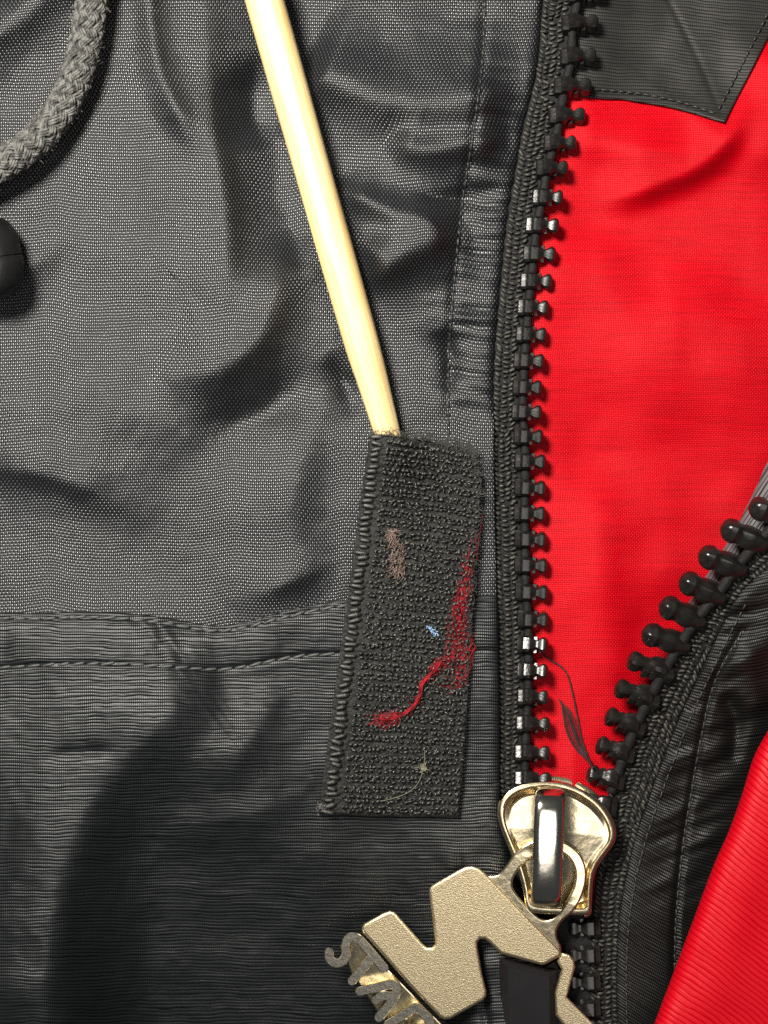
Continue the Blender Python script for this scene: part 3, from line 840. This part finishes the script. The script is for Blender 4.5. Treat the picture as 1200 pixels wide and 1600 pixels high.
J = Joined(); Jb = Joined()
rows = 74
for r in range(rows):
    t = (r + 0.5 + (0.12 if r % 2 == 0 else -0.12)) / rows
    wdt = np.linalg.norm(ra(t) - la(t)); n = int(wdt * 0.86 / 7.2)
    for k in range(n):
        a = 0.15 + 0.84 * (k + 0.5 + (0.5 if r % 2 else 0) * 0.6 + rng.normal(0, .14)) / n
        if a > 0.985: continue
        p = tab_pt(a, np.clip(t + rng.normal(0, .0016), 0.016, 0.992))
        z = float(htab(*[np.array([c]) for c in p])[0])
        # ground knot
        ang = rng.normal(0.15, 0.25)
        dx = np.array([math.cos(ang), math.sin(ang)])
        V, F = capsule((*(p - dx * 2.9), z + 0.6), (*(p + dx * 2.9), z + 0.6), rng.uniform(1.7, 2.6), 5, bow=1.6)
        Jb.add(V, F)
        if rng.random() < 0.92:
            ang = rng.normal(-0.7, 0.5); dx = np.array([math.cos(ang), math.sin(ang)])
            hh = rng.uniform(6, 11); ww = rng.uniform(2.2, 3.8)
            th = np.linspace(-0.2, math.pi * rng.uniform(0.75, 1.05), 7)
            off = rng.normal(0, 1.2, 2)
            P = np.array([[*(p + off + dx * ww * (-math.cos(x))), z + 1 + hh * max(0, math.sin(x)) ** 0.8] for x in th])
            J.add(*tube(P, 0.72, 4))
Jb.build("ground_weave", M['hook_yarn'], tab, kind="stuff")
J.build("hooks", M['hook'], tab, kind="stuff")
# selvage: paired rounded yarn floats down the edge
smes = []
for v in range(4):
    x = np.linspace(-11, 11, 11); k = [1.0, -0.8, 0.5, -0.3][v]
    P = np.column_stack([x, k * 1.1 * np.sin(x / 11 * math.pi * (0.9 if v % 2 else 0.55)) , 3.2 * (1 - (x / 11) ** 2)])
    R = 3.7 * np.clip(1.15 - np.abs(x / 11) ** 3 * 0.7, .4, 1) * (1 + 0.06 * np.sin(x * 1.7 + v))
    V, F = tube(P, R, 6)
    smes.append(mesh_data("selvage_stitch", V * S, F, M['selvage']))
nS = 66
for i in range(nS):
    t = (i + 0.5 + random.uniform(-.16, .16)) / nS
    p = tab_pt(0.07 + random.uniform(-.012, .012), t); z = float(htab(np.array([p[0]]), np.array([p[1]]))[0])
    o = bpy.data.objects.new("selvage_stitch", smes[random.randrange(4)]); link(o, tab)
    o.location = W(p[0], p[1], z + random.uniform(-.4, 1.2)); o.rotation_euler = (0, 0, random.uniform(-.16, .14) + 0.02)
    sc = 1 - z / HC; o.scale = (sc * random.uniform(.72, 1.12), sc * random.uniform(.85, 1.1), sc)

# fluff along the cut end of the tab
J = Joined()
def hair(p, z, ang, L, curl, r, J, rise=4.0, n=6):
    P = [np.array([p[0], p[1], z])]
    for i in range(n):
        ang += curl / n
        P.append(P[-1] + np.array([math.cos(ang) * L / n, math.sin(ang) * L / n, rise / n * (1 - 2 * i / n)]))
    J.add(*tube(np.array(P), np.linspace(r, r * 0.6, n + 1), 4))
for i in range(260):
    a = rng.beta(2.2, 1.1) if i < 190 else rng.random()
    p = tab_pt(a, 0.0 if i % 3 else rng.random() * 0.05)
    z = float(htab(np.array([p[0]]), np.array([p[1]]))[0])
    hair(p, z + rng.uniform(0, 5), rng.uniform(-math.pi, 0), rng.uniform(8, 22), rng.normal(0, 2.2), 0.55, J)
for i in range(160):
    p = tab_pt(rng.uniform(.94, 1.0), rng.random() ** 1.3 * 0.6)
    z = float(htab(np.array([p[0]]), np.array([p[1]]))[0])
    hair(p, z + 4, rng.uniform(-1.2, 1.2), rng.uniform(6, 16), rng.normal(0, 2), 0.5, J)
J.build("frayed_fibres", M['fuzz_dark'], tab, kind="stuff")
J = Joined()
for c in ((581, 682), (503, 1262)):
    for i in range(26):
        p = np.array(c) + rng.normal(0, 4.5, 2)
        hair(p, float(htab(np.array([p[0]]), np.array([p[1]]))[0]) + 2, rng.uniform(0, 6.3), rng.uniform(4, 8), rng.normal(0, 3), 0.6, J)
J.build("pale_fray", M['fuzz_grey'], tab, kind="stuff")

# ------------------------------------------------------------------ bamboo stick
def stick():
    d = (STK1 - STK0) / np.linalg.norm(STK1 - STK0)
    L = np.linalg.norm(STK1 - STK0)
    st = [(-420, 31), (0, 30), (200, 29.3), (400, 28.4), (560, 27.2), (590, 26.6), (620, 25.2), (660, 23.2), (700, 21.2), (740, 18.5), (765, 16.5), (775, 12), (777, 4)]
    ns = 40
    C = resample(np.array([[a, r] for a, r in st]), 4)
    V = []; UV = []
    for (a, r) in C:
        c = STK0 + d * a
        zc = stick_z(a)
        for j in range(ns + 1):
            th = 2 * math.pi * j / ns
            rr = r * (1 + 0.012 * math.sin(3 * th + 1) + 0.01 * math.sin(a / 60 + 2 * th))
            # faint whittled flats on the tip
            if a > 560: rr *= 1 - 0.05 * smooth01(560, 620, a) * (0.5 + 0.5 * math.cos(5 * th + 0.6))
            b = np.array([-d[1], d[0]])
            V.append((*(c + b * rr * math.cos(th)), zc + rr * math.sin(th))); UV.append((th * 30, a))
    n = len(C); F = []
    for i in range(n - 1):
        for j in range(ns):
            F.append((i * (ns + 1) + j, (i + 1) * (ns + 1) + j, (i + 1) * (ns + 1) + j + 1, i * (ns + 1) + j + 1))
    F.append(tuple(range(ns))); F.append(tuple((n - 1) * (ns + 1) + j for j in range(ns))[::-1])
    o = part("bamboo_stick", V, F, M['bamboo'], None, uv=np.array(UV), sharp=50)
    tag(o, "pale smooth bamboo stick with its tapered tip tucked under the hook tape", "stick")
stick()

# ------------------------------------------------------------------ drawcord and its stopper
def cord():
    root = thing("drawcord", "thick grey braided cotton drawcord lying in a curve on the charcoal nylon", "cord", (100, 150, 75))
    C = resample(crom([(152, -150), (149, -60), (141, 20), (130, 80), (113, 134), (86, 184), (50, 224), (8, 254), (-60, 292), (-150, 330)], 14), 2.5)
    zc = 112.0
    P = np.column_stack([C, np.full(len(C), zc)])
    T, B, N = frames(P)
    sarc = np.r_[0, np.cumsum(np.linalg.norm(np.diff(P, axis=0), axis=1))]
    nst = 8; om = 2 * math.pi / 215.0; R = 22.0; A = 3.0
    V, F = tube(P, 20, 16); part("core", V, F, M['cord'], root)
    for dirn in (1, -1):
        for i in range(nst):
            th = dirn * om * sarc + 2 * math.pi * i / nst
            rad = R + dirn * A * np.cos(nst * om * sarc)
            e = B * np.cos(th)[:, None] + N * np.sin(th)[:, None]
            Q = P + e * rad[:, None]
            Tq = np.gradient(Q, axis=0); Tq /= np.linalg.norm(Tq, axis=1)[:, None]
            bb = np.cross(Tq, e); bb /= np.linalg.norm(bb, axis=1)[:, None]
            SJ = Joined()
            for off in (-4.0, 0.0, 4.0):
                wobb = 0.5 * vnoise(sarc / 9 + off * 3, sarc * 0 + i * 7 + dirn)
                Qp = Q + bb * (off + wobb)[:, None] - e * (0.035 * off * off) + e * wobb[:, None]
                SJ.add(*tube(Qp, 2.2 + 0.3 * np.sin(sarc / 2.2 + off), 6))
            SJ.build("strand", M['cord'], root)
    J = Joined()
    for i in range(900):
        k = rng.integers(20, len(P) - 20); th = rng.uniform(-0.4, math.pi + 0.4)
        e = B[k] * math.cos(th) + N[k] * math.sin(th)
        p = P[k] + e * (R + 2)
        dirv = e * rng.uniform(.4, 1) + T[k] * rng.normal(0, .8) + B[k] * rng.normal(0, .6)
        Q = [p + dirv * rng.uniform(2, 7) * (j / 3) + rng.normal(0, .6, 3) * (j / 3) for j in range(4)]
        J.add(*tube(np.array(Q), 0.42, 4))
    J.build("fluff", M['fuzz_grey'], root, kind="stuff")
cord()

def lathe(prof, axis_p, axis_d, ns=36):
    axis_p = np.asarray(axis_p, float); d = np.asarray(axis_d, float); d /= np.linalg.norm(d)
    b = np.cross(d, [0, 0, 1.0]); b /= np.linalg.norm(b); n = np.cross(b, d)
    V = []
    for (a, r) in prof:
        for j in range(ns):
            th = 2 * math.pi * j / ns
            V.append(axis_p + d * a + r * (b * math.cos(th) + n * math.sin(th)))
    F = []
    for i in range(len(prof) - 1):
        for j in range(ns):
            k = (j + 1) % ns
            F.append((i * ns + j, i * ns + k, (i + 1) * ns + k, (i + 1) * ns + j))
    F.append(tuple(range(ns))[::-1]); F.append(tuple((len(prof) - 1) * ns + j for j in range(ns)))
    return np.array(V), F
st = thing("cord_stopper", "round black rubber cord stopper by the charcoal nylon fold", "cord stopper", (-20, 405, 70))
prof = [(-70, 20), (-66, 34), (-60, 42), (-50, 49), (-36, 54), (-20, 56), (-9, 57)]
V, F = lathe(prof, (-21, 411, 118), (0.12, 1, 0)); part("cap", V, F, M['rubber'], st, sharp=40)
prof = [(-9, 53), (-8, 56), (-5, 58), (10, 58.5), (25, 56.5), (38, 52), (48, 44), (55, 33), (59, 18), (60, 4)]
V, F = lathe(prof, (-21, 411, 118), (0.12, 1, 0)); part("barrel", V, F, M['rubber'], st, sharp=40)

# ------------------------------------------------------------------ zip slider
sl = thing("zip_slider", "worn pale gold zip slider with an arched loop, at the closed end of the zip", "zip slider", (865, 1325, 40))
OUT = crom([(779, 1270), (782, 1252), (792, 1238), (808, 1228), (828, 1223), (850, 1221), (872, 1222), (894, 1227), (916, 1238), (937, 1254), (953, 1275), (961, 1296),
            (960, 1312), (953, 1324), (942, 1339), (932, 1354), (926, 1372), (924, 1392), (923, 1412), (921, 1428), (905, 1430), (870, 1429), (838, 1427), (824, 1420),
            (820, 1398), (813, 1368), (803, 1340), (792, 1314), (783, 1290)], 4, closed=True)
def plate(name, out, zt, zb_, mat, parent, centre, rim=True, dx=0, dy=0):
    c = np.array(centre, float)
    rings = [(0.97, zb_), (1.0, zb_ + 2), (1.0, zt - 3), (0.985, zt - 0.8), (0.965, zt)]
    if rim: rings += [(0.925, zt), (0.905, zt - 1.5), (0.885, zt - 5), *[(k, zt - 5) for k in np.linspace(0.86, 0.02, 36)]]
    else: rings += [(0.9, zt + .5), (0.5, zt + 1), (0.02, zt + 1)]
    V = []; m = len(out)
    for (k, z) in rings:
        for p in out:
            w = c + (p - c) * k + np.array([dx, dy])
            zz = z
            if rim and k < 0.9:
                # two planes meeting in a crease across the plate, swelling under the loop
                crease = w[1] - (1289 + 0.10 * (w[0] - 782))
                zz += -0.09 * abs(crease) * smooth01(0.885, 0.8, k) + 7.0 * math.exp(-((w[0] - 859) / 24) ** 2)
            V.append((*w, zz))
    F = []
    for i in range(len(rings) - 1):
        for j in range(m):
            k = (j + 1) % m
            F.append((i * m + j, i * m + k, (i + 1) * m + k, (i + 1) * m + j))
    F.append(tuple(range(m))[::-1]); F.append(tuple((len(rings) - 1) * m + j for j in range(m)))
    return part(name, V, F, mat, parent, sharp=35)
plate("top_plate", OUT, 108, 92, M['goldsm'], sl, (868, 1318))
plate("bottom_plate", np.array([868, 1318]) + (OUT - np.array([868, 1318])) * np.array([0.97, 1.03]), 44, 34, M['goldsm'], sl, (868, 1318), rim=False, dx=5, dy=-6)
extruded("wedge_post", [[(850, 1235), (885, 1235), (893, 1262), (869, 1300), (845, 1262)]], 43, 93, 3, M['goldsm'], sl)
# side flanges of the lower half
path = np.array([p for p in OUT if p[0] > 915 and p[1] > 1240])
path = path[np.argsort(path[:, 1])]
V, F = tube(np.column_stack([path - np.array([2, 0]), np.full(len(path), 80.0)]), 1, sect=rrect(4, 14, 3, 2)); part("flange", V, F, M['goldsm'], sl, sharp=40)
path = np.array([p for p in OUT if p[0] < 830 and p[1] > 1250])
path = path[np.argsort(path[:, 1])]
V, F = tube(np.column_stack([path + np.array([2, 0]), np.full(len(path), 80.0)]), 1, sect=rrect(4, 14, 3, 2)); part("flange", V, F, M['goldsm'], sl, sharp=40)
# arched loop
bp = crom([(860, 1246, 98), (860, 1243, 120), (859.5, 1246, 138), (859, 1256, 149), (858, 1275, 154), (856.5, 1320, 156), (855, 1365, 154), (854, 1392, 149), (853.5, 1404, 139), (853, 1408, 122), (853, 1404, 100)], 8)
V, F = tube(bp, 1, up=(1, 0.03, 0), sect=[(11.5 * np.sign(math.cos(a)) * abs(math.cos(a)) ** 0.75, 24 * np.sign(math.sin(a)) * abs(math.sin(a)) ** 0.5) for a in np.linspace(0, 2 * math.pi, 40, endpoint=False)]); part("loop", V, F, M['nickel'], sl)
bq = crom([(858, 1300, 116), (856, 1350, 117), (854, 1395, 114)], 8)

# ------------------------------------------------------------------ zip pull
pl = thing("zip_pull", "pale gold letter N zip pull with STAR lettering, hooked through the slider loop", "zip pull", (720, 1480, 75))
NZ0, NZ1 = 82, 116
NOUT = [(566, 1456), (565, 1449), (569, 1443), (600, 1426), (609, 1423), (617, 1425), (660, 1474), (667, 1480), (675, 1480), (680, 1474), (675, 1430), (670, 1395), (671, 1388), (675, 1383),
        (715, 1360), (727, 1354), (738, 1353), (748, 1356), (757, 1363), (810, 1419), (874, 1484), (877, 1489), (875, 1494), (852, 1507), (846, 1508), (782, 1490), (764, 1472), (757, 1467), (750, 1467), (746, 1472),
        (746, 1480), (753, 1520), (760, 1548), (760, 1556), (755, 1563), (704, 1592), (694, 1593), (687, 1589), (640, 1540), (600, 1494)]
nb = extruded("letter_body", [NOUT], NZ0, NZ1, 4.5, M['gold'], pl, bres=3, label="sand-textured pale gold letter N")
EOUT = crom([(752, 1372), (764, 1368), (778, 1366), (790, 1353), (805, 1332), (828, 1315), (858, 1308), (886, 1317), (906, 1333), (916, 1355), (916, 1379), (908, 1405), (895, 1425), (880, 1438), (871, 1452), (871, 1466), (877, 1480), (872, 1492), (840, 1470), (800, 1424)], 5, closed=True)
EIN = crom([(801, 1379), (807, 1364), (824, 1346), (847, 1334), (872, 1331), (890, 1343), (898, 1362), (896, 1385), (884, 1410), (870, 1430), (855, 1437), (840, 1432), (818, 1410), (804, 1392)], 5, closed=True)
extruded("eye_ring", [EOUT, EIN], 90, 112, 3.6, M['goldsm'], pl, bres=3)
# backing plate behind the lettering, and the star behind the N
extruded("letter_plate", [[(556, 1462), (700, 1610), (716, 1660), (660, 1690), (602, 1600), (566, 1545), (548, 1520), (538, 1490), (545, 1468)]], 80, 94, 2.5, M['goldsm'], pl)
extruded("star_back", [[(779, 1494), (850, 1512), (868, 1502), (880, 1530), (878, 1560), (905, 1598), (955, 1655), (940, 1705), (784, 1695)]], 62, 82, 2, M['enamel'], pl, bres=1)
extruded("star_inlay", [[(780, 1496), (850, 1512), (871, 1517), (874, 1730), (786, 1730)]], 68, 100, 13, M['enamel'], pl, bres=0, label="black enamel star behind the letter")
extruded("rim_edge", [[(876, 1488), (889, 1491), (897, 1500), (899, 1511), (886, 1558), (925, 1597), (980, 1652), (955, 1690), (905, 1632), (868, 1586), (867, 1550), (877, 1514), (870, 1502)]], 84, 108, 4, M['gold'], pl, bres=3)
# lettering S T A R as raised strokes
def stroke(name, strokes, z=105, w=7.4):
    J = Joined()
    for sI, P in enumerate(strokes):
        C = resample(crom([(x, y, z - 0.6 * sI) for x, y in P], 8), 2.0)
        sec = np.array(rrect(w, 9, 1.2, 1))
        R = np.ones(len(C))
        V, F = tube(C, R, sect=sec)
        J.add(V, F)
        for p in (C[0], C[-1]):
            aa = np.linspace(0, 2 * np.pi, 14, endpoint=False)
            rings = [(0.9 * w, -9), (w, -7.6), (w, 7.8), (0.86 * w, 9.0), (0.3 * w, 9.0)]
            VV = [(p[0] + r * math.cos(a), p[1] + r * math.sin(a), p[2] + zz - 0.05) for r, zz in rings for a in aa]
            FF = [(i * 14 + j, i * 14 + (j + 1) % 14, (i + 1) * 14 + (j + 1) % 14, (i + 1) * 14 + j) for i in range(4) for j in range(14)]
            FF.append(tuple(4 * 14 + j for j in range(14)))
            J.add(VV, FF)
    J.build(name, M['nickel2'], pl, sharp=28)
M['nickel2'] = plain("rubbed_nickel", (0.74, 0.69, 0.56), 0.30, metal=1.0, col2=(0.60, 0.55, 0.44), nscale=1200, bumpscale=1500, bumpd=0.35)
stroke("letter_s", [[(514, 1488), (515, 1498), (524, 1505), (535, 1502), (541, 1492), (540, 1478), (544, 1467), (553, 1464), (561, 1468)]])
stroke("letter_t", [[(561, 1468), (580, 1489), (600, 1513)], [(580, 1497), (566, 1514), (550, 1533)]])
stroke("letter_a", [[(562, 1549), (590, 1543), (613, 1538), (620, 1546), (614, 1562), (602, 1578), (592, 1590)], [(587, 1563), (599, 1556), (612, 1557)]])
stroke("letter_r", [[(606, 1601), (628, 1588), (648, 1575), (656, 1578), (672, 1596), (668, 1612), (650, 1618)], [(640, 1606), (650, 1630)]])

# ------------------------------------------------------------------ lint and loose thread
def ztab1(p): return float(htab(np.array([p[0]]), np.array([p[1]]))[0])
def lint(path, widths, n, L, r, J, z0=10, spread=5):
    C = along(crom(path, 10)); wl = np.asarray(widths, float)
    for i in range(n):
        t = rng.random()
        p = C(t); q = C(min(1, t + 0.02)); d = q - C(max(0, t - .02))
        ang = math.atan2(d[1], d[0]) + rng.normal(0, .30)
        w = np.interp(t, np.linspace(0, 1, len(wl)), wl)
        p = p + rng.normal(0, 1, 2) * w
        hair(p, ztab1(p) + z0 + rng.uniform(-2, spread), ang, rng.uniform(.5, 1) * L, rng.normal(0, 1.3), r * rng.uniform(.7, 1.2), J)
def strands(path, n, w, r, J, z0, t0=(0, .3), t1=(.6, 1)):
    C = along(crom(path, 10))
    for i in range(n):
        a, b = rng.uniform(*t0), rng.uniform(*t1); ph = rng.uniform(0, 60)
        off = rng.normal(0, w * .6, 2)
        Q = []
        for k, t in enumerate(np.linspace(a, b, 26)):
            p = C(t) + off + w * np.array([vnoise(np.array(ph + t * 9), np.array(3.3)), vnoise(np.array(ph + t * 9), np.array(9.1))]) * 1.3
            Q.append((*p, ztab1(p) + z0 + 2.5 * float(vnoise(np.array(ph + t * 11), np.array(5.0)))))
        J.add(*tube(np.array(Q), r, 4))
J = Joined()
UP = [(746, 785), (741, 835), (734, 875), (726, 905), (719, 940), (718, 980), (713, 1012), (700, 1034), (690, 1040)]
strands(UP, 14, 8.0, 0.26, J, 2, (0, .5), (.5, 1))
strands(UP[3:], 24, 9.0, 0.28, J, 3, (0, .5), (.5, 1))
strands([(738, 990), (728, 1030), (716, 1062), (694, 1072), (684, 1066)], 22, 8.0, 0.28, J, 2, (0, .5), (.5, 1))
DN = [(694, 1024), (674, 1052), (660, 1068), (656, 1086), (645, 1104), (628, 1116), (606, 1124), (582, 1121)]
strands(DN, 12, 1.8, 0.42, J, 11, (0, .35), (.6, .95))
strands(DN[5:], 26, 6.5, 0.30, J, 6, (0, .5), (.5, 1))
strands(DN[:3], 16, 4.0, 0.42, J, 6, (0, .5), (.5, 1))
lint(UP[2:], [4, 6, 6, 7, 5], 110, 14, 0.36, J, z0=4, spread=5)
lint(DN, [4, 2, 2, 2, 3, 6], 60, 12, 0.34, J, z0=8, spread=3)
o = J.build("lint_strand", M['lint_red'], None); tag(o, "fuzzy red lint strand trailing down the black hook tape", "lint")
J = Joined()
lint([(610, 828), (616, 850), (622, 870), (620, 895)], [3, 7, 9, 5], 130, 14, 0.38, J, z0=5, spread=7)
o = J.build("lint_clump", M['lint_tan'], None); tag(o, "small tan tuft of lint caught on the black hook tape", "lint")
J = Joined()
lint([(667, 978), (675, 985), (682, 991)], [0.9, 1.6, 0.9], 26, 7, 0.65, J, z0=9, spread=3)
o = J.build("lint_speck", M['lint_blue'], None); tag(o, "tiny pale blue lint speck on the black hook tape", "lint")
J = Joined()
C = crom([(664, 1172), (662, 1198), (654, 1222), (638, 1238), (612, 1248), (594, 1252)], 10)
J.add(*tube(np.array([[*p, ztab1(p) + 12] for p in C]), 0.42, 4))
for i in range(30):
    p = np.array([661, 1200]) + rng.normal(0, 2.5, 2)
    hair(p, ztab1(p) + 12, rng.uniform(0, 6.3), rng.uniform(4, 9), rng.normal(0, 3), .6, J)
o = J.build("pale_fibre", M['lint_pale'], None); tag(o, "single pale yellowish fibre curling near the tab's lower end", "fibre")

lt = thing("loose_thread", "loose black thread with a frayed wispy end lying on the red lining", "thread", (905, 1120, 20))
C = crom([(844, 1019), (858, 1030), (876, 1041), (887, 1056), (895, 1085), (903, 1125), (909, 1155), (918, 1180), (926, 1200)], 10)
C = np.column_stack([C, hl(C[:, 0], C[:, 1]) + 4])
C[:8, 2] = np.linspace(66, C[8, 2], 8); C[-8:, 2] = np.linspace(C[-9, 2], 80, 8)
V, F = tube(C, 1.35 + 0.25 * np.sin(np.arange(len(C)) * 1.3), 6); part("thread", V, F, M['wisp'], lt)
J = Joined()
spine = along(crom([(872, 1090, 40), (884, 1110, 42), (893, 1140, 46), (905, 1168, 54), (924, 1198, 68)], 8))
for i in range(24):
    off = rng.normal(0, 1.0); ph = rng.uniform(0, .25); en = rng.uniform(.75, 1)
    Q = []
    for t in np.linspace(ph, en, 12):
        p = spine(t)
        px, py = p[0] + off * 5.5 * math.sin(math.pi * min(1, t * 1.1)), p[1] - off * 2 * math.sin(math.pi * t)
        Q.append((px, py, max(p[2] - 12, float(hl(np.array([px]), np.array([py]))[0]) + 3) + rng.normal(0, .3)))
    J.add(*tube(np.array(Q), 0.34, 4))
J.build("frayed_end", M['wisp'], lt, kind="stuff")
